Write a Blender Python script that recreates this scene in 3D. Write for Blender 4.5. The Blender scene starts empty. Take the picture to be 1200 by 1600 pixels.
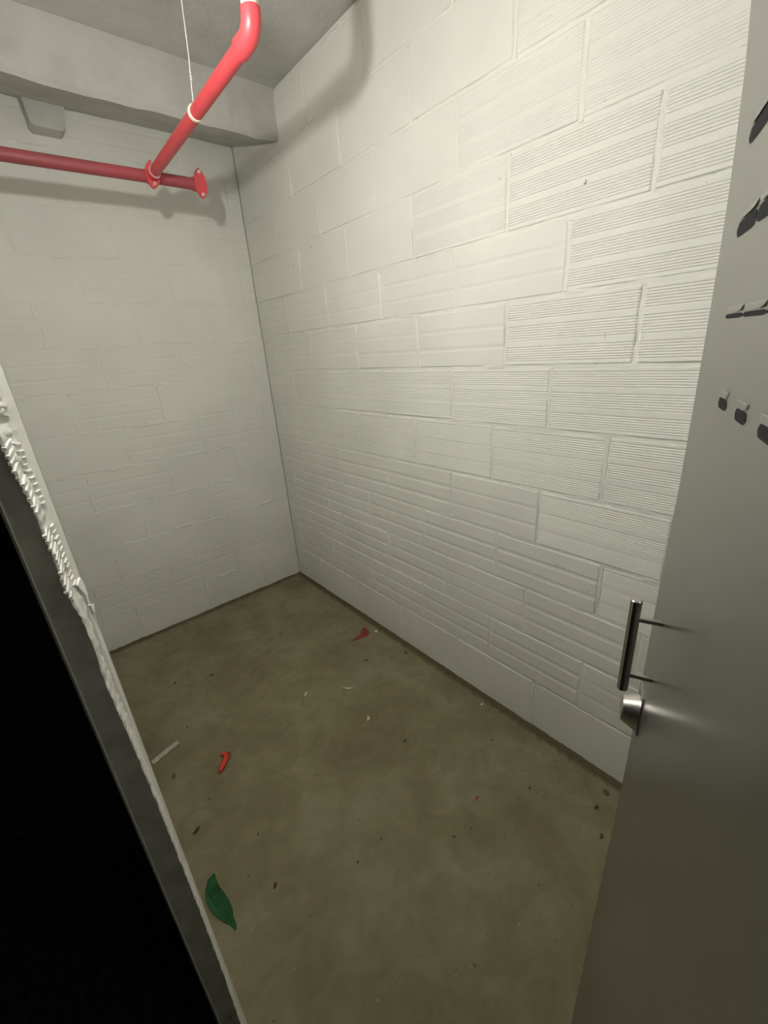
import bpy, bmesh, math, random
from mathutils import Vector, Matrix, noise

random.seed(11)
scene = bpy.context.scene
COL = scene.collection

# ------------------------------------------------------------------ camera
cam_data = bpy.data.cameras.new('camera')
cam_data.sensor_fit = 'VERTICAL'
cam_data.sensor_height = 36.0
cam_data.sensor_width = 27.0
cam_data.lens = 36.0 * 661.78 / 1600.0          # ultra wide phone lens
cam_data.clip_start = 0.005
cam = bpy.data.objects.new('camera', cam_data)
COL.objects.link(cam)
cam.matrix_world = Matrix(((0.75710, 0.28449, -0.58809, 0.0),
                           (-0.64958, 0.23203, -0.72402, 0.0),
                           (-0.06952, 0.93017, 0.36047, 1.57),
                           (0, 0, 0, 1)))
scene.camera = cam

# ------------------------------------------------------------------ world and exposure
world = bpy.data.worlds.new('world')
scene.world = world
world.use_nodes = True
world.node_tree.nodes['Background'].inputs[0].default_value = (0.5, 0.5, 0.45, 1)
world.node_tree.nodes['Background'].inputs[1].default_value = 0.0
vs = scene.view_settings
scene.display_settings.display_device = 'sRGB'
vs.view_transform = 'Standard'
vs.look = 'None'
vs.gamma = 1.0
vs.use_curve_mapping = False
vs.exposure = 0.0
BULB_STRENGTH = 2450.0
BULB_COLOR = (0.99, 0.975, 0.91, 1)
LAMP = Vector((0.2110, 0.890, 2.095))

hall = bpy.data.lights.new('corridor_fill', 'POINT')      # added weak fill without a fitting, lifts the black of the corridor
hall.energy = 1.2
hall.shadow_soft_size = 0.08
hall_o = bpy.data.objects.new('corridor_fill', hall)
COL.objects.link(hall_o)
hall_o.location = (-1.55, 3.4, 2.55)

# ------------------------------------------------------------------ room numbers
XR, YB, YF, ZC = 1.306, 2.690, -0.55, 2.715      # right wall, back wall, front wall, ceiling
YJ, YH = 0.62, -0.13                             # far and near jamb of the doorway in the left wall
WT = 0.05                                        # thickness of the left partition


# ------------------------------------------------------------------ materials
def mat(name, color, rough=0.8, metal=0.0, spec=0.3):
    m = bpy.data.materials.new(name)
    m.use_nodes = True
    b = m.node_tree.nodes['Principled BSDF']
    b.inputs['Base Color'].default_value = (*color, 1)
    b.inputs['Roughness'].default_value = rough
    b.inputs['Metallic'].default_value = metal
    b.inputs['Specular IOR Level'].default_value = spec
    return m


class NT:
    """small helper that strings shader nodes together on world positions"""
    def __init__(self, m):
        self.m = m
        self.t = m.node_tree
        self.b = self.t.nodes['Principled BSDF']
        self.geo = self.t.nodes.new('ShaderNodeNewGeometry')

    def noise(self, scale, detail=4, rough=0.55, stretch=None, distort=0.0):
        n = self.t.nodes.new('ShaderNodeTexNoise')
        n.inputs['Scale'].default_value = scale
        n.inputs['Detail'].default_value = detail
        n.inputs['Roughness'].default_value = rough
        n.inputs['Distortion'].default_value = distort
        src = self.geo.outputs['Position']
        if stretch:
            mp = self.t.nodes.new('ShaderNodeMapping')
            mp.inputs['Scale'].default_value = stretch
            self.t.links.new(src, mp.inputs['Vector'])
            src = mp.outputs['Vector']
        self.t.links.new(src, n.inputs['Vector'])
        return n.outputs['Fac']

    def ramp(self, fac, stops):
        r = self.t.nodes.new('ShaderNodeValToRGB')
        e = r.color_ramp.elements
        e[0].position, e[0].color = stops[0][0], (*stops[0][1], 1)
        e[1].position, e[1].color = stops[-1][0], (*stops[-1][1], 1)
        for p, c in stops[1:-1]:
            x = e.new(p)
            x.color = (*c, 1)
        self.t.links.new(fac, r.inputs['Fac'])
        return r.outputs['Color']

    def mix(self, fac, a, b, mode='MIX'):
        n = self.t.nodes.new('ShaderNodeMix')
        n.data_type = 'RGBA'
        n.blend_type = mode
        for k, v in ((0, fac), (6, a), (7, b)):
            if hasattr(v, 'is_linked'):
                self.t.links.new(v, n.inputs[k])
            elif isinstance(v, (int, float)):
                n.inputs[k].default_value = v
            else:
                n.inputs[k].default_value = (*v, 1)
        return n.outputs[2]

    def color(self, s):
        self.t.links.new(s, self.b.inputs['Base Color'])

    def rough(self, s):
        self.t.links.new(s, self.b.inputs['Roughness'])

    def bump(self, fac, strength=0.3, dist=0.002):
        n = self.t.nodes.new('ShaderNodeBump')
        n.inputs['Strength'].default_value = strength
        n.inputs['Distance'].default_value = dist
        self.t.links.new(fac, n.inputs['Height'])
        if self.b.inputs['Normal'].is_linked:
            self.t.links.new(self.b.inputs['Normal'].links[0].from_socket, n.inputs['Normal'])
        self.t.links.new(n.outputs['Normal'], self.b.inputs['Normal'])


def white_paint(name, tone=(0.78, 0.775, 0.72), chips=True):
    m = mat(name, tone, 0.62, 0, 0.25)
    n = NT(m)
    c = n.ramp(n.noise(2.2, 3), [(0.3, tuple(k * 0.93 for k in tone)), (0.7, tuple(min(1, k * 1.04) for k in tone))])
    if chips:
        spots = n.ramp(n.noise(27, 2, 0.4), [(0.755, (0, 0, 0)), (0.79, (1, 1, 1))])
        fine = n.ramp(n.noise(120, 1, 0.4), [(0.5, (0, 0, 0)), (0.62, (1, 1, 1))])
        both = n.mix(1.0, spots, fine, 'MULTIPLY')
        c = n.mix(both, c, (0.24, 0.19, 0.16))
    n.color(c)
    n.bump(n.noise(38, 3, 0.5), 0.22, 0.002)
    n.bump(n.noise(190, 2, 0.5), 0.10, 0.0006)
    return m


PAINT = white_paint('white_wall_paint')
PAINT_BACK = white_paint('white_wall_paint_back', (0.80, 0.795, 0.74), False)
MORTAR = white_paint('painted_mortar', (0.785, 0.78, 0.725), False)

CONCRETE = mat('grey_concrete', (0.42, 0.41, 0.38), 0.9, 0, 0.15)
n = NT(CONCRETE)
c = n.ramp(n.noise(3.0, 6, 0.6), [(0.32, (0.42, 0.415, 0.385)), (0.5, (0.53, 0.52, 0.49)), (0.7, (0.60, 0.59, 0.555))])
n.color(c)
n.bump(n.noise(30, 6, 0.65), 0.7, 0.005)

JAMB = mat('bare_jamb_mortar', (0.3, 0.3, 0.27), 0.9, 0, 0.15)
n = NT(JAMB)
c = n.ramp(n.noise(18, 5, 0.6), [(0.3, (0.33, 0.33, 0.30)), (0.55, (0.47, 0.47, 0.43)), (0.75, (0.58, 0.58, 0.53))])
sp = n.ramp(n.noise(60, 2), [(0.70, (0, 0, 0)), (0.76, (1, 1, 1))])
n.color(n.mix(sp, c, (0.08, 0.08, 0.07)))
n.bump(n.noise(70, 5), 0.5, 0.002)

FLOOR = mat('olive_concrete_floor', (0.27, 0.25, 0.17), 0.7, 0, 0.25)
n = NT(FLOOR)
c1 = n.ramp(n.noise(3.2, 5, 0.6, None, 0.6), [(0.3, (0.1995, 0.1741, 0.1049)), (0.5, (0.2461, 0.2217, 0.1325)), (0.68, (0.2953, 0.2693, 0.1739))])
c2 = n.ramp(n.noise(9.0, 5, 0.6, None, 1.2), [(0.35, (0.80, 0.78, 0.72)), (0.6, (1.0, 1.0, 1.0)), (0.78, (1.14, 1.12, 1.08))])
c = n.mix(0.75, c1, n.mix(1.0, c1, c2, 'MULTIPLY'))
dk = n.ramp(n.noise(48, 2, 0.4), [(0.735, (0, 0, 0)), (0.77, (1, 1, 1))])
c = n.mix(dk, c, (0.07, 0.052, 0.035))
lt = n.ramp(n.noise(75, 1, 0.4), [(0.77, (0, 0, 0)), (0.80, (1, 1, 1))])
c = n.mix(lt, c, (0.36, 0.33, 0.26))
# dust swept against the foot of the right wall and the back wall
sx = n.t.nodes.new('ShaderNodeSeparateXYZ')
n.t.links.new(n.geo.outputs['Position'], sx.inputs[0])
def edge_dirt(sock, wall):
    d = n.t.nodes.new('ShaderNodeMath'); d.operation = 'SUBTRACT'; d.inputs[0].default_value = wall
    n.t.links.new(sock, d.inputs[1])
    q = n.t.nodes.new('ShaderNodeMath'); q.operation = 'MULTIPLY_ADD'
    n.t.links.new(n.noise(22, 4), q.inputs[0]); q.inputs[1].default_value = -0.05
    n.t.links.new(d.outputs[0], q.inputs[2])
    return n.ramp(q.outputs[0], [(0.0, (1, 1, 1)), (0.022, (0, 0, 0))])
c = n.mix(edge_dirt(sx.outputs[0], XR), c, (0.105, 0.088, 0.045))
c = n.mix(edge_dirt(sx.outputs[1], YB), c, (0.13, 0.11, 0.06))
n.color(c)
n.bump(n.noise(14, 5), 0.25, 0.004)
n.bump(n.noise(150, 4), 0.25, 0.001)

DARK = mat('shade_darkened_concrete', (0.03, 0.03, 0.027), 0.9, 0, 0.1)  # concrete with the corridor's shade put into its colour
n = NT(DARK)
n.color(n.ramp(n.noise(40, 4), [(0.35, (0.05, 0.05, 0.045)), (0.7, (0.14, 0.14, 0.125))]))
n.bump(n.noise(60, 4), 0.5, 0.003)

RED = mat('red_pipe_paint', (0.62, 0.055, 0.07), 0.38, 0, 0.5)
n = NT(RED)
c = n.ramp(n.noise(7, 4), [(0.3, (0.50, 0.045, 0.055)), (0.7, (0.68, 0.07, 0.085))])
wear = n.ramp(n.noise(16, 3, 0.5, (0.35, 1, 1)), [(0.715, (0, 0, 0)), (0.73, (1, 1, 1))])
n.color(n.mix(wear, c, (0.55, 0.48, 0.46)))
n.bump(n.noise(60, 3), 0.15, 0.001)
RED_SHADED = mat('shaded_red_main_paint', (0.33, 0.06, 0.07), 0.5, 0, 0.4)  # shaded copy of the red pipe paint, underside shade in the colour
n = NT(RED_SHADED)
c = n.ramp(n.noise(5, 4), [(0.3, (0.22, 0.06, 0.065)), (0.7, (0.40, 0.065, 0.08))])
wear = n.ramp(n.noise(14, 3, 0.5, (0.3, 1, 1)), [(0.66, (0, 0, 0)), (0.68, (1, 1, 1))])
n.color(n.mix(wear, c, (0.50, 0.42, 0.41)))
STEEL_BOLT = mat('zinc_bolt', (0.82, 0.80, 0.78), 0.3, 1.0)
SEAL = mat('cream_sealant', (0.80, 0.76, 0.64), 0.7)
WIRE = mat('pale_wire', (0.72, 0.71, 0.66), 0.5)

DOOR = mat('brushed_grey_door_steel', (0.40, 0.39, 0.365), 0.42, 0.85, 0.4)
n = NT(DOOR)
dc = n.ramp(n.noise(3, 4), [(0.3, (0.25, 0.245, 0.228)), (0.7, (0.295, 0.29, 0.27))])
dsp = n.ramp(n.noise(85, 2, 0.5), [(0.735, (0, 0, 0)), (0.76, (1, 1, 1))])
dpa = n.ramp(n.noise(5, 2), [(0.5, (0, 0, 0)), (0.62, (1, 1, 1))])
n.color(n.mix(n.mix(1.0, dsp, dpa, 'MULTIPLY'), dc, (0.03, 0.025, 0.02)))
n.rough(n.ramp(n.noise(6, 3), [(0.3, (0.28, 0.28, 0.28)), (0.7, (0.35, 0.35, 0.35))]))
n.bump(n.noise(500, 2, 0.5, (1, 1, 0.02)), 0.05, 0.0005)
STAINLESS = mat('brushed_stainless_steel', (0.50, 0.48, 0.45), 0.26, 1.0)
n = NT(STAINLESS)
n.bump(n.noise(700, 2, 0.5, (1, 1, 0.05)), 0.08, 0.0004)
SATIN = mat('satin_lock_steel', (0.62, 0.60, 0.56), 0.36, 1.0)
BLACK = mat('slot_shade_black', (0.03, 0.03, 0.03), 0.9, 0, 0.1)  # near-black that stands for the shade inside the door slots
LAMP_PLASTIC = mat('white_lampholder_plastic', (0.7, 0.7, 0.68), 0.4)

BULB = bpy.data.materials.new('lit_bulb')
BULB.use_nodes = True
t = BULB.node_tree
t.nodes.remove(t.nodes['Principled BSDF'])
em = t.nodes.new('ShaderNodeEmission')
em.inputs[0].default_value = BULB_COLOR
em.inputs[1].default_value = BULB_STRENGTH
t.links.new(em.outputs[0], t.nodes['Material Output'].inputs[0])

GREEN = mat('green_leaf_paper', (0.03, 0.17, 0.055), 0.55)
n = NT(GREEN)
n.color(n.ramp(n.noise(14, 3), [(0.3, (0.026, 0.15, 0.05)), (0.7, (0.045, 0.20, 0.075))]))
ORANGE = mat('orange_red_plastic', (0.72, 0.07, 0.03), 0.45)
PALE = mat('pale_paper', (0.52, 0.50, 0.40), 0.8)
n = NT(PALE)
n.color(n.ramp(n.noise(90, 3), [(0.35, (0.42, 0.40, 0.32)), (0.7, (0.58, 0.56, 0.46))]))
CREAM = mat('cream_shaving', (0.66, 0.62, 0.44), 0.7)
MAROON = mat('dark_red_scrap', (0.26, 0.05, 0.045), 0.6)
BROWN = mat('brown_crumb', (0.085, 0.05, 0.03), 0.8)
GREY_TRIM = mat('grey_crumb', (0.10, 0.10, 0.085), 0.8)


# ------------------------------------------------------------------ mesh helpers
def obj(name, bm, material, parent=None, smooth=False):
    me = bpy.data.meshes.new(name)
    bmesh.ops.recalc_face_normals(bm, faces=bm.faces)
    bm.to_mesh(me)
    bm.free()
    if smooth:
        for p in me.polygons:
            p.use_smooth = True
        if smooth != 'all':
            me.set_sharp_from_angle(angle=math.radians(smooth if smooth is not True else 40))
    me.materials.append(material)
    o = bpy.data.objects.new(name, me)
    COL.objects.link(o)
    if parent:
        o.parent = parent
    return o


def tag(o, label=None, cat=None, group=None, kind=None):
    for k, v in (('label', label), ('category', cat), ('group', group), ('kind', kind)):
        if v:
            o[k] = v
    return o


def empty(name, loc):
    o = bpy.data.objects.new(name, None)
    o.location = loc
    o.empty_display_size = 0.05
    COL.objects.link(o)
    return o


def to_parent(o):
    """geometry was laid out in world space: cancel the parent's location"""
    p = o.parent
    off = Vector((0, 0, 0))
    while p:
        off += p.location
        p = p.parent
    o.data.transform(Matrix.Translation(-off))
    return o


def add_box(bm, lo, hi):
    vs_ = [bm.verts.new((x, y, z)) for x in (lo[0], hi[0]) for y in (lo[1], hi[1]) for z in (lo[2], hi[2])]
    for f in ((0, 1, 3, 2), (4, 6, 7, 5), (0, 4, 5, 1), (2, 3, 7, 6), (0, 2, 6, 4), (1, 5, 7, 3)):
        bm.faces.new([vs_[i] for i in f])
    return vs_


def frame_of(d):
    d = Vector(d).normalized()
    up = Vector((0, 0, 1)) if abs(d.z) < 0.9 else Vector((1, 0, 0))
    a = d.cross(up).normalized()
    return a, d.cross(a).normalized()


def add_tube(bm, pts, radii, seg=20, caps=True):
    pts = [Vector(p) for p in pts]
    if not isinstance(radii, (list, tuple)):
        radii = [radii] * len(pts)
    rings = []
    a = b = None
    for i, p in enumerate(pts):
        d = (pts[min(i + 1, len(pts) - 1)] - pts[max(i - 1, 0)]).normalized()
        if a is None:
            a, b = frame_of(d)
        else:
            a = (a - d * a.dot(d)).normalized()
            b = d.cross(a).normalized()
        rings.append([bm.verts.new(p + radii[i] * (math.cos(2 * math.pi * k / seg) * a + math.sin(2 * math.pi * k / seg) * b)) for k in range(seg)])
    for r0, r1 in zip(rings, rings[1:]):
        for k in range(seg):
            bm.faces.new((r0[k], r0[(k + 1) % seg], r1[(k + 1) % seg], r1[k]))
    if caps:
        bm.faces.new(rings[0])
        bm.faces.new(rings[-1])
    return rings


def add_prism(bm, outline, axis_o, ax_u, ax_v, ax_w, w0, w1):
    """extrude a 2-D outline (u,v) from w0 to w1"""
    o, u, v, w = Vector(axis_o), Vector(ax_u), Vector(ax_v), Vector(ax_w)
    A = [bm.verts.new(o + u * p[0] + v * p[1] + w * w0) for p in outline]
    B = [bm.verts.new(o + u * p[0] + v * p[1] + w * w1) for p in outline]
    k = len(outline)
    for i in range(k):
        bm.faces.new((A[i], A[(i + 1) % k], B[(i + 1) % k], B[i]))
    bm.faces.new(A)
    bm.faces.new(list(reversed(B)))


def nz(x, y, z=0.0, s=1.0):
    return noise.noise(Vector((x * s, y * s, z * s)))


# ------------------------------------------------------------------ floor, ceiling, beam
bm = bmesh.new()
add_box(bm, (-WT, YF, -0.10), (XR + 0.16, YB + 0.16, 0.0))
floor = tag(obj('floor', bm, FLOOR), kind='structure')
bm = bmesh.new()
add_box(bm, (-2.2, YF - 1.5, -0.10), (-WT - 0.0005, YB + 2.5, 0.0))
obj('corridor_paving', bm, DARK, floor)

bm = bmesh.new()
add_box(bm, (-2.2, YF - 1.5, ZC), (XR + 0.16, YB + 2.5, ZC + 0.15))
ceiling = tag(obj('ceiling', bm, CONCRETE), kind='structure')

# downstand beam in front of the back wall, its soffit rising to the wall
bm = bmesh.new()
NX = 40
rows = []
for i in range(NX + 1):
    x = -0.006 + (XR + 0.012) * i / NX
    j = 0.006 * nz(x, 3.1, 0, 6)
    e = 0.010 * nz(x, 7.7, 0, 9)
    rows.append([bm.verts.new(p) for p in (
        (x, 2.192 + j, ZC + 0.01), (x, 2.190 + j + 0.004 * nz(x, 1, 0, 12), 2.62), (x, 2.192 + j, 2.53 + e),
        (x, 2.204 + j, 2.515 + e), (x, 2.42, 2.572 + 0.5 * e), (x, YB - 0.001, 2.652 + 0.6 * e), (x, YB - 0.001, ZC + 0.01))])
for r0, r1 in zip(rows, rows[1:]):
    for k in range(7):
        bm.faces.new((r0[k], r0[(k + 1) % 7], r1[(k + 1) % 7], r1[k]))
bm.faces.new(rows[0])
bm.faces.new(list(reversed(rows[-1])))
beam = obj('beam', bm, CONCRETE, ceiling, 30)

# ------------------------------------------------------------------ block walls
BL = 0.41                      # block pitch along the wall


def block_profile(kind, h):
    """list of (height, relief) going up the face"""
    P = [(0.0, -0.012), (0.0, -0.002), (0.0025, 0.0)]
    if kind in ('ribbed', 'faint'):
        amp = 0.0017 if kind == 'ribbed' else 0.0008
        fl = 0.0008
        bands = ((0.045, 0.300), (0.375, 0.635), (0.705, 0.960))
        for a, b in bands:
            k = 7
            st = (b - a) / k
            for q in range(k):
                z0 = a + st * q
                P += [(h * (z0 + 0.10 * st), -fl), (h * (z0 + 0.30 * st), -amp), (h * (z0 + 0.62 * st), -amp), (h * (z0 + 0.85 * st), 0.0002)]
    elif kind == 'strips':
        for a, b in ((0.285, 0.365), (0.625, 0.705)):
            P += [(h * (a - 0.014), 0.0), (h * (a + 0.016), -0.0019), (h * (b - 0.016), -0.0019), (h * (b + 0.014), 0.0)]
    elif kind == 'shallow':
        for a, b in ((0.295, 0.355), (0.635, 0.695)):
            P += [(h * (a - 0.02), 0.0), (h * (a + 0.02), -0.0011), (h * (b - 0.02), -0.0011), (h * (b + 0.02), 0.0)]
    P += [(h - 0.0025, 0.0), (h, -0.002), (h, -0.012)]
    return P


BLOCK_CACHE = {}


def block_mesh(kind, length, h, material):
    key = (kind, round(length, 3), round(h, 3), material.name)
    if key in BLOCK_CACHE:
        return BLOCK_CACHE[key]
    P = block_profile(kind, h)
    bm = bmesh.new()
    # u along the wall, relief towards +w; local x = u, y = relief, z = up
    secs = ((0.0, -0.010), (0.0, -0.0025), (0.004, 0.0), (length - 0.004, 0.0), (length, -0.0025), (length, -0.010))
    rows = []
    for u, dr in secs:
        rows.append([bm.verts.new((u, max(p[1] + dr, -0.012), p[0])) for p in P])
    for r0, r1 in zip(rows, rows[1:]):
        for k in range(len(P) - 1):
            bm.faces.new((r0[k], r0[k + 1], r1[k + 1], r1[k]))
    bmesh.ops.remove_doubles(bm, verts=bm.verts, dist=1e-5)
    me = bpy.data.meshes.new('block')
    bmesh.ops.recalc_face_normals(bm, faces=bm.faces)
    bm.to_mesh(me)
    bm.free()
    me.materials.append(material)
    # make the visible face look outwards (local +y)
    avg = sum((p.normal.y * p.area for p in me.polygons))
    if avg < 0:
        me.flip_normals()
    BLOCK_CACHE[key] = me
    return me


def lay_wall(wall, to_world, u_min, u_max, courses, heads, kind_of, material, mortar, proud=0.0, JT=0.012):
    """courses: list of joint heights; heads: first head joint of odd and even courses"""
    rnd = random.Random(5)
    joints_v = []
    for ci in range(len(courses) - 1):
        z0, z1 = courses[ci], courses[ci + 1]
        off = heads[ci]
        us = []
        u = off - BL * math.ceil((off - u_min) / BL)
        while u < u_max + BL:
            us.append(u)
            u += BL
        for u0 in us:
            a = max(u0 + JT / 2, u_min)
            b = min(u0 + BL - JT / 2, u_max)
            if b - a < 0.03:
                continue
            kd = kind_of(ci, (a + b) / 2)
            h = z1 - z0 - (JT if ci > 0 else JT / 2)
            me = block_mesh(kd, round(b - a, 3), round(h, 3), material)
            o = bpy.data.objects.new('block', me)
            COL.objects.link(o)
            o.parent = wall
            jit = rnd.uniform(-0.0012, 0.0012)
            o.matrix_world = to_world(a, jit, z0 + (JT / 2 if ci > 0 else 0.0), rnd.uniform(-0.0025, 0.0025), rnd.uniform(-0.003, 0.003))
            if u0 > u_min + 0.02 and u0 < u_max:
                joints_v.append((u0, z0, z1))
    # ragged painted mortar squeezed out of the joints: one part nobody could count
    bm = bmesh.new()

    def strip(p_of, length, half, seed, extra=0.0):
        steps = max(2, int(length / 0.011))
        prev = None
        for i in range(steps + 1):
            s = length * i / steps
            row = []
            for q, dq in enumerate((-1.0, -0.55, -0.15, 0.3, 0.7, 1.0)):
                nn = nz(s * 1.0, seed * 3.7, q * 0.31, 26) + 0.6 * nz(s, seed * 1.3, q * 0.8, 90)
                big = nz(s, seed * 2.1, 0, 7)
                dep = -0.0030 + proud + extra + 0.0032 * nn + 0.0046 * big
                if abs(dq) > 0.9:
                    dep -= 0.006
                row.append(bm.verts.new(p_of(s, half * dq * (1.0 + 0.45 * nn), dep)))
            if prev:
                for k in range(5):
                    bm.faces.new((prev[k], prev[k + 1], row[k + 1], row[k]))
            prev = row
    M0 = to_world(0, 0, 0, 0, 0)
    for ci in range(1, len(courses)):
        z = courses[ci]
        strip(lambda s, q, d, z=z: M0 @ Vector((u_min + s, d, z + q + 0.003 * nz(u_min + s, z, 0, 5))), u_max - u_min, 0.013, ci + 0.3)
    for n_, (u0, z0, z1) in enumerate(joints_v):
        strip(lambda s, q, d, u0=u0, z0=z0: M0 @ Vector((u0 + q + 0.002 * nz(u0, z0 + s, 0, 9), d - 0.001, z0 + s)), z1 - z0, 0.0105, n_ * 0.77 + 40, 0.0040 if z0 < 0.01 else (0.0020 if z0 < 0.7 else 0.0006))
    mo = obj('mortar', bm, mortar, wall, True)
    mo['kind'] = 'stuff'
    return mo


# right wall: u runs along +y, relief towards -x
def world_right(u, relief, z, r1, r2):
    return Matrix.Translation((XR - relief, u, z)) @ Matrix(((0, -1, 0, 0), (1, 0, 0, 0), (0, 0, 1, 0), (0, 0, 0, 1))) @ Matrix.Rotation(r1, 4, 'Z') @ Matrix.Rotation(r2, 4, 'Y')


bm = bmesh.new()
add_box(bm, (XR + 0.011, YF, 0.0), (XR + 0.16, YB + 0.16, ZC))
wall_right = tag(obj('wall_right', bm, MORTAR), kind='structure')
CR = [0.0, 0.236, 0.450, 0.659, 0.859, 1.068, 1.280, 1.479, 1.680, 1.872, 2.075, 2.280, 2.490, 2.690]
ODD, EVEN = 0.487, 0.705
HR = [0.30, 0.522, 0.769, 0.50, 0.735, 0.529, 0.725, 0.487, 0.700, 0.497, 0.693, 0.487, 0.71]


def kind_right(ci, u):
    r = random.Random(ci * 97 + int(u * 100)).random()
    if ci == 0:
        return 'smooth'
    if ci in (1, 2):
        return 'strips' if r < 0.5 else 'shallow'
    if ci == 3:
        return 'strips' if u > 0.5 else 'ribbed'
    if ci == 4:
        return 'ribbed' if u < 0.73 else ('shallow' if u < 1.15 else 'strips')
    if ci == 5:
        return 'ribbed' if u < 1.35 else 'faint'
    if ci == 6:
        return 'ribbed' if u < 1.55 else 'faint'
    if ci == 7:
        return 'ribbed' if u < 0.90 else ('shallow' if u < 1.75 else 'faint')
    if ci == 8:
        return 'ribbed' if u < 0.70 else ('faint' if r < 0.3 else 'shallow')
    if ci == 9:
        return 'ribbed' if u < 0.90 else ('faint' if u < 1.3 else 'smooth')
    if ci == 10:
        return 'faint' if u < 1.1 else 'shallow'
    return 'faint' if u < 0.7 else 'smooth'


lay_wall(wall_right, world_right, YF, YB - 0.001, CR, HR, kind_right, PAINT, MORTAR)


# back wall: u runs along +x, relief towards -y
def world_back(u, relief, z, r1, r2):
    return Matrix.Translation((u, YB - relief, z)) @ Matrix(((-1, 0, 0, 0), (0, -1, 0, 0), (0, 0, 1, 0), (0, 0, 0, 1))) @ Matrix.Translation((0, 0, 0))


def world_back_m(u, relief, z, r1, r2):
    # local x must run along +x of the world while relief (+y) points to -y: mirror kept by turning the block end for end
    return Matrix.Translation((u, YB - relief, z)) @ Matrix(((1, 0, 0, 0), (0, -1, 0, 0), (0, 0, 1, 0), (0, 0, 0, 1)))


def kind_back(ci, u):
    r = random.Random(ci * 31 + int(u * 100)).random()
    if ci == 0:
        return 'smooth'
    return 'shallow' if r < 0.55 else 'smooth'


bm = bmesh.new()
add_box(bm, (-WT, YB + 0.011, 0.0), (XR + 0.16, YB + 0.16, ZC))
wall_back = tag(obj('wall_back', bm, MORTAR), kind='structure')
CB = [0.0, 0.212, 0.412, 0.626, 0.845, 1.055, 1.265, 1.468, 1.672, 1.872, 2.075, 2.280, 2.490, 2.690]
HB = [0.62, 0.86, 0.60, 0.38, 0.58, 0.40, 0.62, 0.39, 0.60, 0.41, 0.60, 0.41, 0.60]
lay_wall(wall_back, world_back_m, -0.01, XR - 0.001, CB, HB, kind_back, PAINT_BACK, PAINT_BACK, 0.0030, 0.006)

# lumpy dirt and mortar droppings along the foot of the walls
def foot(p_of, length, seed):
    bm = bmesh.new()
    prev = None
    steps = int(length / 0.012)
    for i in range(steps + 1):
        q = length * i / steps
        wv = 0.5 + 0.5 * nz(q, seed, 0, 9) + 0.4 * nz(q, seed, 0, 40)
        wv = max(0.05, wv)
        row = [bm.verts.new(p_of(q, -0.016, 0.010 * wv + 0.002)), bm.verts.new(p_of(q, 0.004, 0.007 * wv + 0.001)), bm.verts.new(p_of(q, 0.010 + 0.014 * wv, 0.0002))]
        if prev:
            bm.faces.new((prev[0], prev[1], row[1], row[0]))
            bm.faces.new((prev[1], prev[2], row[2], row[1]))
        prev = row
    o = obj('wall_foot_dirt', bm, FLOOR, floor, True)
    o['kind'] = 'stuff'


foot(lambda q, d, z: (XR - d, YF + q, z), YB - YF, 2.0)
foot(lambda q, d, z: (q, YB - d, z), XR, 5.0)

# ------------------------------------------------------------------ left partition with the doorway, front wall, corridor
bm = bmesh.new()
# body beyond the far jamb (slightly out of true), near piece, lintel
add_prism(bm, [(-WT + 0.006, YJ + 0.0005), (-0.030, YJ + 0.0005), (-0.012, YJ + 0.085), (0.0035, YB + 0.1), (-WT + 0.020, YB + 0.1)],
          (0, 0, 0), (1, 0, 0), (0, 1, 0), (0, 0, 1), 0.0, ZC)
add_box(bm, (-WT + 0.006, YF, 0.0), (-0.008, YH, ZC))
add_box(bm, (-WT + 0.006, YH, 2.08), (-0.012, YJ + 0.02, ZC))
wall_left = tag(obj('wall_left', bm, JAMB), kind='structure')
# white render on the room side
bm = bmesh.new()
A = [(-0.0098, YJ + 0.100), (-0.0022, YJ + 0.088), (0.0075, YB), (0.0032, YB)]
add_prism(bm, A, (0, 0, 0), (1, 0, 0), (0, 1, 0), (0, 0, 1), 0.0, ZC - 0.001)
obj('white_render', bm, PAINT, wall_left)
bm = bmesh.new()
add_box(bm, (-0.0075, YF + 0.001, 0.001), (-0.004, YH - 0.002, ZC - 0.001))
add_box(bm, (-0.0075, YH, 2.082), (-0.004, YJ, ZC - 0.001))
obj('white_render', bm, PAINT, wall_left)

# ragged white paint lapping on to the grey end of the partition
RAG = [(0.0, -0.0105), (0.10, -0.0118), (0.206, -0.0120), (0.40, -0.0085), (0.614, -0.0078), (0.80, -0.0088), (0.939, -0.0100),
       (1.08, -0.0125), (1.16, -0.0152), (1.185, -0.0150), (1.215, -0.0128), (1.237, -0.0128), (1.27, -0.0135), (1.29, -0.0168),
       (1.327, -0.0190), (1.36, -0.0172), (1.40, -0.0188), (1.421, -0.0185), (1.453, -0.0210), (1.48, -0.0235), (1.52, -0.0245), (1.60, -0.026), (2.2, -0.03)]


def rag_x(z):
    for (z0, x0), (z1, x1) in zip(RAG, RAG[1:]):
        if z <= z1:
            return x0 + (x1 - x0) * (z - z0) / (z1 - z0)
    return RAG[-1][1]


def edge_x(z):
    return rag_x(z) + 0.0014 * nz(z, 0, 0, 55) + 0.0011 * nz(z, 4, 0, 160)


CH = 0.090                                  # how far the broken corner runs back into the room


def corner(c, z, off=0.0):
    """point on the broken corner: c = 0 at the ragged edge, 1 on the room side"""
    rx = edge_x(z)
    nl = math.hypot(CH, rx)
    return Vector((rx * (1 - c) + off * CH / nl - 0.0004, YJ + CH * c + off * rx / nl, z))


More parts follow.
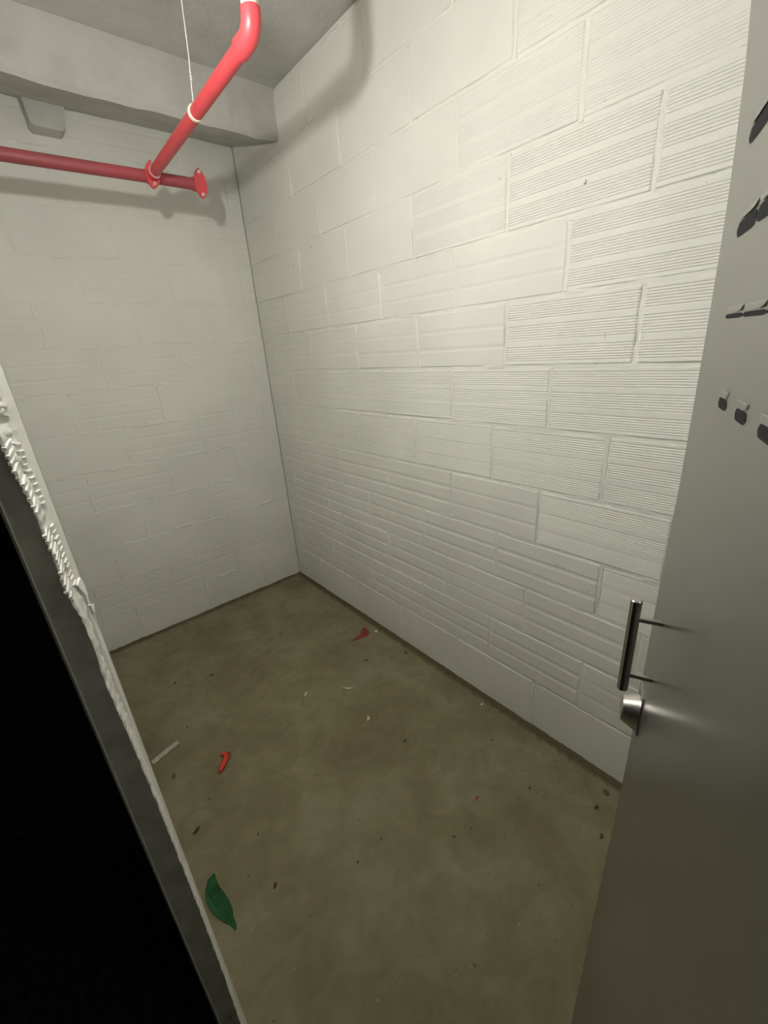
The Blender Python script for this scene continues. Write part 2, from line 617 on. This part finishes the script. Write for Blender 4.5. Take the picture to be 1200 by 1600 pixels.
# grey mortar face of the wall end, up to the ragged paint
bm = bmesh.new()
prev = None
z = 0.0
while z < 2.082:
    rx = edge_x(z)
    row = [bm.verts.new(p) for p in ((-0.0440, YJ, z), (-0.030, YJ - 0.0012 * nz(z, 1, 0, 20), z), (-0.0225 if rx > -0.021 else rx - 0.001, YJ - 0.0012 * nz(z, 3, 0, 30), z),
                                     (rx + 0.0003, YJ - 0.0002, z), (rx + 0.002, YJ + 0.02, z))]
    if prev:
        for q in range(4):
            bm.faces.new((prev[q], prev[q + 1], row[q + 1], row[q]))
    prev = row
    z += 0.006
obj('end_mortar', bm, JAMB, wall_left, True)

CS = [0.0, 0.03, 0.10, 0.20, 0.32, 0.44, 0.50, 0.54, 0.58, 0.64, 0.74, 0.86, 0.95, 1.0, 1.12]
bm = bmesh.new()
prev = None
z = 0.0
while z < 2.082:
    row = []
    for c in CS:
        if c == 0.0:
            off = -0.001
        elif c < 0.5:
            off = 0.0016 + 0.0026 * nz(z, c * 0.12, 0, 85) + 0.0018 * nz(z, c * 0.5, 0, 190)
        elif c < 0.6:
            off = -0.0045 if 1.03 < z + 0.02 * nz(z, 8, 0, 6) < 1.25 else 0.0004
        elif c > 1.05:
            off = -0.002
        else:
            off = 0.0012 + 0.0006 * nz(z, c, 0, 25)
        row.append(bm.verts.new(corner(c, z, off)))
    if prev:
        for q in range(len(CS) - 1):
            bm.faces.new((prev[q], prev[q + 1], row[q + 1], row[q]))
    prev = row
    z += 0.0025
obj('ragged_paint_edge', bm, PAINT, wall_left, 75)['label'] = 'ragged white paint edge on the grey wall end'

# ribs of the cut blocks standing in the paint like the teeth of a comb
bm = bmesh.new()
for z_a, z_b, pitch in ((1.303, 1.392, 0.0085), (1.418, 1.502, 0.0085), (1.528, 1.60, 0.010)):
    z = z_a
    while z < z_b:
        for c0, c1, dz in ((-0.03, 0.30, 0.006), (0.34, 0.62, -0.003)):
            w = pitch * (0.40 + 0.25 * nz(z, c0, 0, 60))
            c1 += 0.14 * nz(z, c0, 3, 50)
            c0 += 0.06 * nz(z, c0, 5, 80)
            P4 = [(c0, z), (c1, z + dz), (c1, z + dz + w), (c0, z + w)]
            A = [bm.verts.new(corner(c, q, 0.0)) for c, q in P4]
            hgt = 0.0034 + 0.0012 * nz(z, c0, 7, 45)
            B = [bm.verts.new(corner(c + 0.03, q + (0.001 if i < 2 else -0.001), hgt * (1.0 if i in (0, 3) else 0.6))) for i, (c, q) in enumerate(P4)]
            for q in range(4):
                bm.faces.new((A[q], A[(q + 1) % 4], B[(q + 1) % 4], B[q]))
            bm.faces.new(B)
        z += pitch * (1 + 0.2 * nz(z, 1, 1, 70))
tag(obj('block_rib', bm, PAINT, wall_left), kind='stuff')
FLAKE = white_paint('fresh_white_flake', (0.86, 0.855, 0.80), False)
for c0, pz, pts in ((0.72, 1.279, [(-0.20, 0.019), (0.14, 0.017), (0.22, 0.004), (0.20, -0.013), (-0.06, -0.019), (-0.02, -0.006), (-0.10, 0.003)]),
                    (0.93, 1.243, [(-0.16, 0.010), (0.20, -0.004), (0.04, -0.010), (-0.10, -0.008)])):
    bm = bmesh.new()
    A = [bm.verts.new(corner(c0 + c, pz + dz, 0.001)) for c, dz in pts]
    B = [bm.verts.new(corner(c0 + c, pz + dz, 0.004)) for c, dz in pts]
    for q in range(len(pts)):
        bm.faces.new((A[q], A[(q + 1) % len(pts)], B[(q + 1) % len(pts)], B[q]))
    bm.faces.new(B)
    obj('paint_flake', bm, FLAKE, wall_left)

# pressed steel edge along the corridor side of the wall end
bm = bmesh.new()
add_prism(bm, [(-0.0462, YJ - 0.004), (-0.0436, YJ - 0.005), (-0.0424, YJ - 0.002), (-0.0424, YJ + 0.001), (-0.0462, YJ + 0.001)],
          (0, 0, 0), (1, 0, 0), (0, 1, 0), (0, 0, 1), 0.0, 2.08)
obj('steel_edge', bm, mat('galvanised_edge', (0.55, 0.55, 0.50), 0.55, 0.3), wall_left, 20)

bm = bmesh.new()
add_box(bm, (-WT, YF - 0.12, 0.0), (XR + 0.16, YF, ZC))
tag(obj('wall_front', bm, PAINT), kind='structure')
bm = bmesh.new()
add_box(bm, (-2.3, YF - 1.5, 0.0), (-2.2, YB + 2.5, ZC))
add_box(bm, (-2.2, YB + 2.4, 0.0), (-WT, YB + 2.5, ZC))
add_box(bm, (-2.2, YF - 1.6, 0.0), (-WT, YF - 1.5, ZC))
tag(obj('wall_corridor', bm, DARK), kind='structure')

# ------------------------------------------------------------------ steel door, standing open into the room
DE = Vector((0.5808, 0.15, 0.0))          # free edge of the leaf on plan
DV = Vector((0.925, 0.38, 0.0)).normalized()
DN = Vector((-0.38, 0.925, 0.0)).normalized()
DW, DT, DZ0, DZ1 = 0.66, 0.040, 0.012, 2.06
BOW = [(0.0, 74.45), (0.05, 74.58), (0.937, 75.70), (1.264, 75.60), (1.405, 75.68), (1.561, 75.50), (1.67, 75.28), (1.77, 74.76), (1.827, 74.22), (2.06, 72.4)]


def bow(z):
    for (z0, a0), (z1, a1) in zip(BOW, BOW[1:]):
        if z <= z1:
            a = a0 + (a1 - a0) * (z - z0) / (z1 - z0)
            break
    else:
        a = BOW[-1][1]
    return math.radians(75.52 - a) * 0.60


def dpt(s, d, z):
    """point on the door: s along the leaf from the free edge (hinge at -DW), d off the face"""
    k = max(0.0, 1 + s / DW)
    return DE + DV * s + DN * (d + bow(z) * k) + Vector((0, 0, z))


bm = bmesh.new()
NZ = 44
prof = [(-DW, 0.0), (-0.014, 0.0), (-0.007, -0.0012), (-0.0025, -0.0038), (0.0, -0.009), (0.0, -DT), (-DW, -DT)]
rows = []
for i in range(NZ + 1):
    z = DZ0 + (DZ1 - DZ0) * i / NZ
    rows.append([bm.verts.new(dpt(s, d, z)) for s, d in prof])
for r0, r1 in zip(rows, rows[1:]):
    for k in range(len(prof)):
        bm.faces.new((r0[k], r0[(k + 1) % len(prof)], r1[(k + 1) % len(prof)], r1[k]))
bm.faces.new(rows[0])
bm.faces.new(list(reversed(rows[-1])))
door = tag(obj('door_1', bm, DOOR, None, 50), kind='structure')

# pull handle
bm = bmesh.new()
rad = 0.0062
zz = [1.1425, 1.1435, 1.2745, 1.2755]
add_tube(bm, [dpt(-0.09, 0.0300, z) for z in zz], [rad - 0.001, rad, rad, rad - 0.001], 24)
handle = obj('pull_handle', bm, STAINLESS, door, 40)
handle['label'] = 'stainless bar pull handle'
for z in (1.249, 1.1665):
    bm = bmesh.new()
    add_tube(bm, [dpt(-0.09, -0.001, z), dpt(-0.09, 0.026, z)], 0.0033, 14)
    obj('standoff', bm, STAINLESS, handle, 40)

# lock: thin back plate, rounded barrel that slopes away below it
bm = bmesh.new()
for s0 in (0,):
    pts = [(-0.054, 1.036), (-0.028, 1.036), (-0.021, 1.044), (-0.020, 1.102), (-0.024, 1.1065), (-0.058, 1.1065), (-0.062, 1.102), (-0.061, 1.044)]
    A = [bm.verts.new(dpt(s, 0.0, z)) for s, z in pts]
    B = [bm.verts.new(dpt(s, 0.0024, z)) for s, z in pts]
    for q in range(len(pts)):
        bm.faces.new((A[q], A[(q + 1) % len(pts)], B[(q + 1) % len(pts)], B[q]))
    bm.faces.new(B)
lock = obj('lock', bm, STAINLESS, door, 30)
lock['label'] = 'stainless lock with a rounded barrel'
bm = bmesh.new()
sc, w = -0.041, 0.0190
arc = []
for k in range(21):
    a = math.pi * k / 20
    arc.append((sc + w * math.cos(a), 1.0735 + 0.0195 * math.sin(a)))
base = [(sc + 0.008, 1.038), (sc + w, 1.0605)] + arc + [(sc - w, 1.0605), (sc - 0.008, 1.038)]
front = [(sc + 0.011, 1.050), (sc + w, 1.0605)] + arc + [(sc - w, 1.0605), (sc - 0.011, 1.050)]
A = [bm.verts.new(dpt(s, 0.002, z)) for s, z in base]
M_ = [bm.verts.new(dpt(sc + (s - sc) * 0.80, 0.0215, 1.062 + (z - 1.062) * 0.80)) for s, z in front]
B = [bm.verts.new(dpt(sc + (s - sc) * 0.72, 0.0230, 1.062 + (z - 1.062) * 0.72)) for s, z in front]
for R0, R1 in ((A, M_), (M_, B)):
    for q in range(len(A)):
        bm.faces.new((R0[q], R0[(q + 1) % len(A)], R1[(q + 1) % len(A)], R1[q]))
bm.faces.new(B)
obj('lock_barrel', bm, SATIN, lock, 35)

# four rows of ventilation slots, inner shade painted as flat dark sheets, each under a shallow pressed hood
for rz, s0, L, hh in ((1.707, -0.073, 0.0605, 0.0115), (1.6405, -0.084, 0.0605, 0.0115), (1.5745, -0.100, 0.0605, 0.0036), (1.508, -0.138, 0.030, 0.0085)):
    for k in range(5):
        s1 = s0 - 0.062 * k
        D, HH = 0.0012, 0.0050
        bm = bmesh.new()
        rows = []
        for i in range(13):
            u = i / 12
            r = max(0.02, 1 - (2 * u - 1) ** 6) ** 0.5
            row = []
            for j in range(6):
                a = (math.pi / 2) * j / 5
                row.append(bm.verts.new(dpt(s1 - L * u, 0.0002 + D * r * math.sin(a), rz + hh / 2 + HH * r * (math.cos(a) - 1) + 0.006)))
            rows.append(row)
        for r0, r1 in zip(rows, rows[1:]):
            for j in range(5):
                bm.faces.new((r0[j], r0[j + 1], r1[j + 1], r1[j]))
        lv = obj('louver', bm, DOOR, door, 'all')
        bm = bmesh.new()
        T, B = [], []
        for i in range(13):
            u = i / 12
            r = max(0.03, 1 - (2 * u - 1) ** 8) ** 0.5
            T.append(bm.verts.new(dpt(s1 - L * u, 0.0005, rz + hh / 2 * r)))
            B.append(bm.verts.new(dpt(s1 - L * u, 0.0005, rz - hh / 2 * r)))
        for i in range(12):
            bm.faces.new((T[i], T[i + 1], B[i + 1], B[i]))
        obj('louver_shade_sheet', bm, BLACK, lv)
for z in (0.25, 1.05, 1.85):
    bm = bmesh.new()
    add_tube(bm, [dpt(-DW - 0.008, -0.006, z - 0.05), dpt(-DW - 0.008, -0.006, z + 0.05)], 0.008, 16)
    obj('hinge', bm, STAINLESS, door, 40)

# ------------------------------------------------------------------ red sprinkler pipe
ZP, YP, XT = 2.263, 2.120, 0.664
XEND = 0.842
pipe = tag(empty('sprinkler_pipe', (XT, YP, ZP)),
           'red sprinkler pipe: wall-parallel main, branch towards the viewer and upturned elbow', 'pipe')


def ppart(name, bm, m, parent=pipe, smooth=40):
    return to_parent(obj(name, bm, m, parent, smooth))


bm = bmesh.new()
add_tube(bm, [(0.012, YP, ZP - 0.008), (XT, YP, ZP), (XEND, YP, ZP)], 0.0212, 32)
ppart('main_pipe', bm, RED_SHADED)['label'] = 'worn red main pipe, darkened for its shaded underside'
XE, YE = 0.656, 1.150
bm = bmesh.new()
add_tube(bm, [(XT, YP - 0.015, ZP), (XE, YE + 0.055, ZP)], 0.0188, 32)
branch = ppart('branch_pipe', bm, RED)
branch['label'] = 'bright red branch pipe'
# elbow
bm = bmesh.new()
RB = 0.036
path = [(XE + 0.0004, YE + 0.072, ZP)]
rad = [0.0228]
for k in range(9):
    a = (math.pi / 2) * k / 8
    path.append((XE, YE + RB - RB * math.sin(a), ZP + RB - RB * math.cos(a)))
    rad.append(0.0226)
path.append((XE, YE, ZP + RB + 0.003))
rad.append(0.0230)
add_tube(bm, path, rad, 32)
ppart('elbow', bm, RED)
bm = bmesh.new()
add_tube(bm, [(XE, YE, ZP + RB + 0.0028), (XE, YE, ZP + RB + 0.022)], 0.0196, 28)
ppart('sealed_thread', bm, SEAL)
bm = bmesh.new()
add_tube(bm, [(XE, YE, ZP + RB + 0.010), (XE, YE, ZC + 0.01)], 0.0188, 28)
ppart('riser', bm, RED)


def ear_plate(bm, centre, axis, up, half_h, half_w, thick, ear):
    """oval flange plate with two bolt ears"""
    axis = Vector(axis).normalized()
    up = Vector(up).normalized()
    side = axis.cross(up).normalized()
    out = []
    for k in range(40):
        a = 2 * math.pi * k / 40
        r_h = half_h
        y = math.sin(a)
        x = math.cos(a)
        px = half_w * x * (1 - 0.35 * abs(y) ** 3)
        out.append((px, r_h * y))
    add_prism(bm, out, centre, side, up, axis, -thick / 2, thick / 2)
    return side


def bolt(parent, c, axis, r=0.0075, ln=0.020):
    axis = Vector(axis).normalized()
    bm = bmesh.new()
    c = Vector(c)
    add_tube(bm, [c, c + axis * ln], r, 6)
    add_tube(bm, [c + axis * ln, c + axis * (ln + 0.004)], [r * 0.55, r * 0.3], 10)
    o = to_parent(obj('bolt', bm, STEEL_BOLT, parent, 30))
    return o


# clamp tee where the branch leaves the main
UPT = Vector((0.12, 0.0, 1.0)).normalized()
bm = bmesh.new()
ear_plate(bm, (XT, YP - 0.026, ZP), (0, -1, 0), UPT, 0.047, 0.026, 0.014, 0)
add_tube(bm, [(XT, YP - 0.028, ZP), (XT, YP - 0.062, ZP)], 0.0228, 28)
add_tube(bm, [(XT - 0.015, YP, ZP), (XT + 0.015, YP, ZP)], 0.0250, 28)
tee = ppart('clamp_tee', bm, RED)
for sgn in (1, -1):
    bolt(tee, Vector((XT, YP - 0.034, ZP)) + UPT * (0.034 * sgn), (0, -1, 0), 0.0065, 0.014)
bm = bmesh.new()
add_tube(bm, [(XT, YP - 0.0615, ZP), (XT, YP - 0.0665, ZP)], 0.0205, 28)
to_parent(obj('sealant_ring', bm, SEAL, tee, 40))
# end flange closing the main
AXE = Vector((-0.15, -1.0, -0.15)).normalized()
UPE = Vector((-0.06, -0.10, 1.0))
UPE = (UPE - AXE * UPE.dot(AXE)).normalized()
CE = Vector((XEND + 0.010, YP - 0.010, ZP))
bm = bmesh.new()
ear_plate(bm, CE + AXE * 0.012, AXE, UPE, 0.051, 0.0245, 0.016, 0)
add_tube(bm, [(XEND - 0.016, YP, ZP), (XEND + 0.032, YP, ZP)], 0.0250, 28)
endf = ppart('end_flange', bm, RED)
for sgn in (1, -1):
    bolt(endf, CE + AXE * 0.019 + UPE * (0.038 * sgn), AXE, 0.0068, 0.010)
# hanger ring and its wire
bm = bmesh.new()
add_tube(bm, [(XT - 0.007, 1.567, ZP), (XT - 0.007, 1.557, ZP)], 0.0210, 28)
ring = ppart('hanger_ring', bm, SEAL)
bm = bmesh.new()
add_tube(bm, [(XT - 0.007, 1.562, ZP + 0.02), (XT - 0.003, 1.563, ZP + 0.06), (XT + 0.006, 1.564, 2.40), (XT + 0.014, 1.564, 2.52), (XT + 0.018, 1.564, ZC + 0.005)], 0.0016, 8)
for zk in (2.345, 2.352, 2.36):
    add_tube(bm, [(XT - 0.004 + 0.004 * math.cos(zk * 900), 1.560, zk - 0.004), (XT + 0.002, 1.566, zk + 0.004)], 0.0024, 8)
to_parent(obj('hanger_wire', bm, WIRE, ring, 40))

# ------------------------------------------------------------------ box hanging under the beam
bm = bmesh.new()
pts = [(0.372, 2.66), (0.382, 2.545), (0.392, 2.535), (0.492, 2.535), (0.504, 2.545), (0.530, 2.66)]
add_prism(bm, pts, (0, 2.60, 0), (1, 0, 0), (0, 0, 1), (0, 1, 0), 0.0, 0.088)
stub = obj('mortar_haunch', bm, CONCRETE)
tag(stub, 'small grey mortar block hanging under the beam above the red main', 'block')

# ------------------------------------------------------------------ pendant bulb that lights the room (just out of the frame)
lamp = tag(empty('pendant_lamp', (LAMP.x, LAMP.y, ZC)), 'bare lit bulb hanging from the ceiling near the left wall', 'lamp')
bm = bmesh.new()
add_tube(bm, [(LAMP.x, LAMP.y, LAMP.z + 0.06), (LAMP.x, LAMP.y, ZC + 0.003)], 0.003, 8)
to_parent(obj('cord', bm, LAMP_PLASTIC, lamp, 40))
bm = bmesh.new()
add_tube(bm, [(LAMP.x, LAMP.y, LAMP.z + z) for z in (0.022, 0.026, 0.055, 0.062)], [0.008, 0.0095, 0.0095, 0.004], 20)
to_parent(obj('lamp_holder', bm, LAMP_PLASTIC, lamp, 40))
bm = bmesh.new()
zs = [(-0.015, 0.002), (-0.013, 0.008), (-0.008, 0.0125), (0.0, 0.0145), (0.008, 0.0130), (0.016, 0.0105), (0.024, 0.009)]
add_tube(bm, [(LAMP.x, LAMP.y, LAMP.z + a) for a, r in zs], [r for a, r in zs], 24)
to_parent(obj('bulb', bm, BULB, lamp, 'all'))


# ------------------------------------------------------------------ litter on the floor
def flat_scrap(name, outline, loc, rot, thick, material, label, cat, group=None, lift=None):
    """thin scrap with a curled surface: outline in metres, z lifted by lift(x, y)"""
    bm = bmesh.new()
    lift = lift or (lambda x, y: 0.0)
    A = [bm.verts.new((x, y, lift(x, y))) for x, y in outline]
    B = [bm.verts.new((x, y, lift(x, y) + thick)) for x, y in outline]
    k = len(outline)
    for i in range(k):
        bm.faces.new((A[i], A[(i + 1) % k], B[(i + 1) % k], B[i]))
    mx = sum(p[0] for p in outline) / k
    my = sum(p[1] for p in outline) / k
    c0 = bm.verts.new((mx, my, lift(mx, my)))
    c1 = bm.verts.new((mx, my, lift(mx, my) + thick))
    for i in range(k):
        bm.faces.new((A[i], A[(i + 1) % k], c0))
        bm.faces.new((B[(i + 1) % k], B[i], c1))
    o = obj(name, bm, material)
    o.location = (loc[0], loc[1], 0.0003)
    o.rotation_euler = (0, 0, rot)
    return tag(o, label, cat, group)


# green leaf shape, one long edge folded over
LEAF = [(0.0595, 1.0978), (0.054, 1.075), (0.0517, 1.0563), (0.0583, 1.0449), (0.0622, 1.0261), (0.066, 0.9987), (0.0673, 0.9761), (0.0656, 0.9551),
        (0.0597, 0.9362), (0.0606, 0.9198), (0.0572, 0.9067), (0.0499, 0.9014), (0.0472, 0.9159), (0.0425, 0.9303), (0.033, 0.9451), (0.0244, 0.9633),
        (0.0167, 0.9904), (0.0128, 1.0128), (0.0114, 1.0355), (0.0156, 1.053), (0.0239, 1.0695), (0.0336, 1.0898), (0.0436, 1.0894), (0.0538, 1.0972)]
cx = sum(p[0] for p in LEAF) / len(LEAF)
cy = sum(p[1] for p in LEAF) / len(LEAF)
tip, tail = Vector(LEAF[0]), Vector(LEAF[11])
axis = (tail - tip).normalized()


def leaf_z(x, y):
    q = Vector((x, y)) - tip
    t_ = q.dot(axis) / (tail - tip).length
    w = abs(q.x * axis.y - q.y * axis.x)
    return 0.0022 + 0.16 * w * (0.6 + 0.4 * math.sin(7 * t_))


bm = bmesh.new()
rim = [bm.verts.new((x, y, leaf_z(x, y))) for x, y in LEAF]
rib = [bm.verts.new((*(tip + axis * (tail - tip).length * k / 6), 0.0022)) for k in range(1, 6)]
right = rim[0:12]
left = [rim[0]] + rim[:11:-1] + [rim[11]]


def stitch(a_, b_):
    i = j = 0
    while i < len(a_) - 1 or j < len(b_) - 1:
        fa = (a_[i + 1].co - tip3).dot(ax3) if i < len(a_) - 1 else 1e9
        fb = (b_[j + 1].co - tip3).dot(ax3) if j < len(b_) - 1 else 1e9
        if fa <= fb:
            tri = (a_[i], a_[i + 1], b_[j]); i += 1
        else:
            tri = (a_[i], b_[j + 1], b_[j]); j += 1
        if len(set(tri)) == 3:
            try:
                bm.faces.new(tri)
            except ValueError:
                pass


tip3, ax3 = Vector((*tip, 0)), Vector((*axis, 0))
mid = [rim[0]] + rib + [rim[11]]
stitch(right, mid)
stitch(left, mid)
bmesh.ops.solidify(bm, geom=bm.faces[:], thickness=0.0007)
lo = min(v.co.z for v in bm.verts)
for v in bm.verts:
    v.co.z += 0.0002 - lo
leaf = tag(obj('leaf', bm, GREEN), 'green pointed leaf-shaped scrap lying near the left wall end', 'leaf')
bm = bmesh.new()
fl = [LEAF[i] for i in (20, 19, 18, 17, 16, 15, 14, 13)]
inner = [tuple(Vector(p) + (Vector((cx, cy)) - Vector(p)) * (0.02 + 0.42 * math.sin(math.pi * k / 7))) for k, p in enumerate(fl)]
O = [bm.verts.new((x, y, leaf_z(x, y) + 0.0012)) for x, y in fl]
I = [bm.verts.new((x, y, leaf_z(x, y) + 0.0022)) for x, y in inner]
for k in range(7):
    bm.faces.new((O[k], O[k + 1], I[k + 1], I[k]))
obj('folded_edge', bm, mat('deep_green_fold', (0.018, 0.115, 0.035), 0.6), leaf)

a0, a1 = Vector((0.010, 1.690)), Vector((0.124, 1.722))
ang = math.atan2(a1.y - a0.y, a1.x - a0.x)
flat_scrap('paper_strip', [(0, -0.012), (0.06, -0.0125), (0.118, -0.012), (0.120, 0.012), (0.06, 0.013), (0.001, 0.0125)], a0, ang, 0.0012, PALE,
           'pale straight strip of paper on the floor beside the left wall', 'paper', None, lambda x, y: 0.0015 * math.sin(x * 26) + 0.0016)

bm = bmesh.new()
pth = [(0.208, 1.440, 0.006), (0.216, 1.452, 0.008), (0.230, 1.464, 0.010), (0.240, 1.474, 0.011), (0.254, 1.484, 0.012), (0.258, 1.500, 0.011), (0.250, 1.514, 0.010), (0.238, 1.517, 0.009)]
add_tube(bm, pth, [0.005, 0.011, 0.013, 0.010, 0.012, 0.011, 0.010, 0.004], 9)
for v in bm.verts:
    f_ = 1 + 0.35 * nz(v.co.x, v.co.y, v.co.z, 110)
    v.co.x = 0.236 + (v.co.x - 0.236) * f_
    v.co.z *= 0.6
lo = min(v.co.z for v in bm.verts)
for v in bm.verts:
    v.co.z += 0.0002 - lo
tag(obj('plastic_scrap', bm, ORANGE, None, 'all'), 'crumpled bright orange-red plastic scrap on the floor', 'scrap')

flat_scrap('red_scrap', [(-0.0808, -0.0144), (-0.1045, -0.0025), (-0.0354, 0.0018), (0.0129, 0.0392), (0.0343, 0.0351), (0.0284, -0.0034), (0.0158, -0.0252), (-0.0072, -0.0357), (-0.042, -0.0252)],
           (1.190, 1.733), 0.0, 0.003, MAROON, 'dark red flat scrap with a thin tail near the right wall', 'scrap', None, lambda x, y: 0.0006)

bm = bmesh.new()
add_tube(bm, [(0.842, 1.462, 0.006), (0.846, 1.447, 0.005), (0.858, 1.433, 0.0045), (0.876, 1.424, 0.0055)], [0.002, 0.0045, 0.005, 0.002], 8)
lo = min(v.co.z for v in bm.verts)
for v in bm.verts:
    v.co.z += 0.0002 - lo
tag(obj('wood_shaving', bm, CREAM, None, 'all'), 'curved cream shaving in the middle of the floor', 'shaving')
flat_scrap('paint_chip', [(-0.012, -0.007), (0.004, -0.009), (0.012, -0.001), (0.009, 0.010), (0.002, 0.002), (-0.008, 0.0)], (0.813, 1.229), 0.3, 0.003, CREAM,
           'small cream chip nearer than the curved shaving', 'chip')
flat_scrap('paper_scrap', [(-0.014, -0.006), (0.010, -0.007), (0.013, 0.003), (-0.004, 0.007), (-0.015, 0.003)], (0.686, 1.564), 0.7, 0.0012, PALE,
           'pale grey fleck on the floor left of the curved shaving', 'scrap')
flat_scrap('red_fleck', [(-0.012, -0.003), (0.0, -0.005), (0.012, -0.001), (0.004, 0.004), (-0.006, 0.003)], (0.879, 0.664), 0.3, 0.001, MAROON,
           'tiny dull red fleck low on the floor near the door', 'scrap')


def crumb(x, y, r, m, label, group=None, stretch=1.0, ang=0.0, name='crumb'):
    bm = bmesh.new()
    bmesh.ops.create_icosphere(bm, subdivisions=1, radius=r)
    rr = random.Random(int(x * 1000) + int(y * 777))
    for v in bm.verts:
        v.co.x *= stretch
        v.co *= rr.uniform(0.75, 1.2)
        v.co.z *= 0.55
    lo = min(v.co.z for v in bm.verts)
    for v in bm.verts:
        v.co.z -= lo - 0.0001
    o = obj(name, bm, m)
    o.location = (x, y, 0)
    o.rotation_euler = (0, 0, ang)
    return tag(o, label, 'crumb', group)


for i, (x, y, r, st, m, lab) in enumerate((
        (0.060, 1.276, 0.0065, 2.6, BROWN, 'brown splinter on the floor above the green leaf scrap'),
        (0.061, 1.561, 0.0060, 2.4, GREY_TRIM, 'dark splinter on the floor below the pale paper strip'),
        (0.388, 2.043, 0.0080, 1.6, GREY_TRIM, 'dark crumb out in the open floor near the back wall'),
        (0.223, 2.122, 0.0070, 1.3, GREY_TRIM, 'dark crumb near the back wall by the left partition'),
        (0.193, 0.927, 0.0050, 2.2, BROWN, 'brown splinter right of the green leaf scrap'),
        (1.048, 1.539, 0.0080, 1.8, GREY_TRIM, 'black crumb just above the curved cream shaving'),
        (1.240, 1.429, 0.0095, 1.7, GREY_TRIM, 'dark crumb against the foot of the right wall below the red scrap'),
        (0.854, 1.025, 0.0065, 1.6, GREY_TRIM, 'grey crumb in the floor middle below the cream chip'),
        (1.075, 0.301, 0.0065, 1.7, GREY_TRIM, 'dark crumb nearest the open door'),
        (1.232, 0.357, 0.0095, 1.5, GREY_TRIM, 'dark crumb by the right wall just before the door edge'),
        (1.156, 0.355, 0.0060, 1.8, BROWN, 'brown crumb between the door and the wall foot'),
        (1.120, 0.772, 0.0050, 1.2, GREY_TRIM, 'grey crumb left of the right wall at mid length'))):
    crumb(x, y, r, m, lab, None, st, 0.5 + 0.9 * math.sin(i * 2.3))
for i, (x, y, r) in enumerate(((1.244, 0.919, 0.007), (1.245, 1.690, 0.010))):
    crumb(x, y, r, CREAM, ('white crumb at the foot of the right wall, nearer one', 'white crumb beside the dark red scrap')[i], None, 1.2, 0.3)
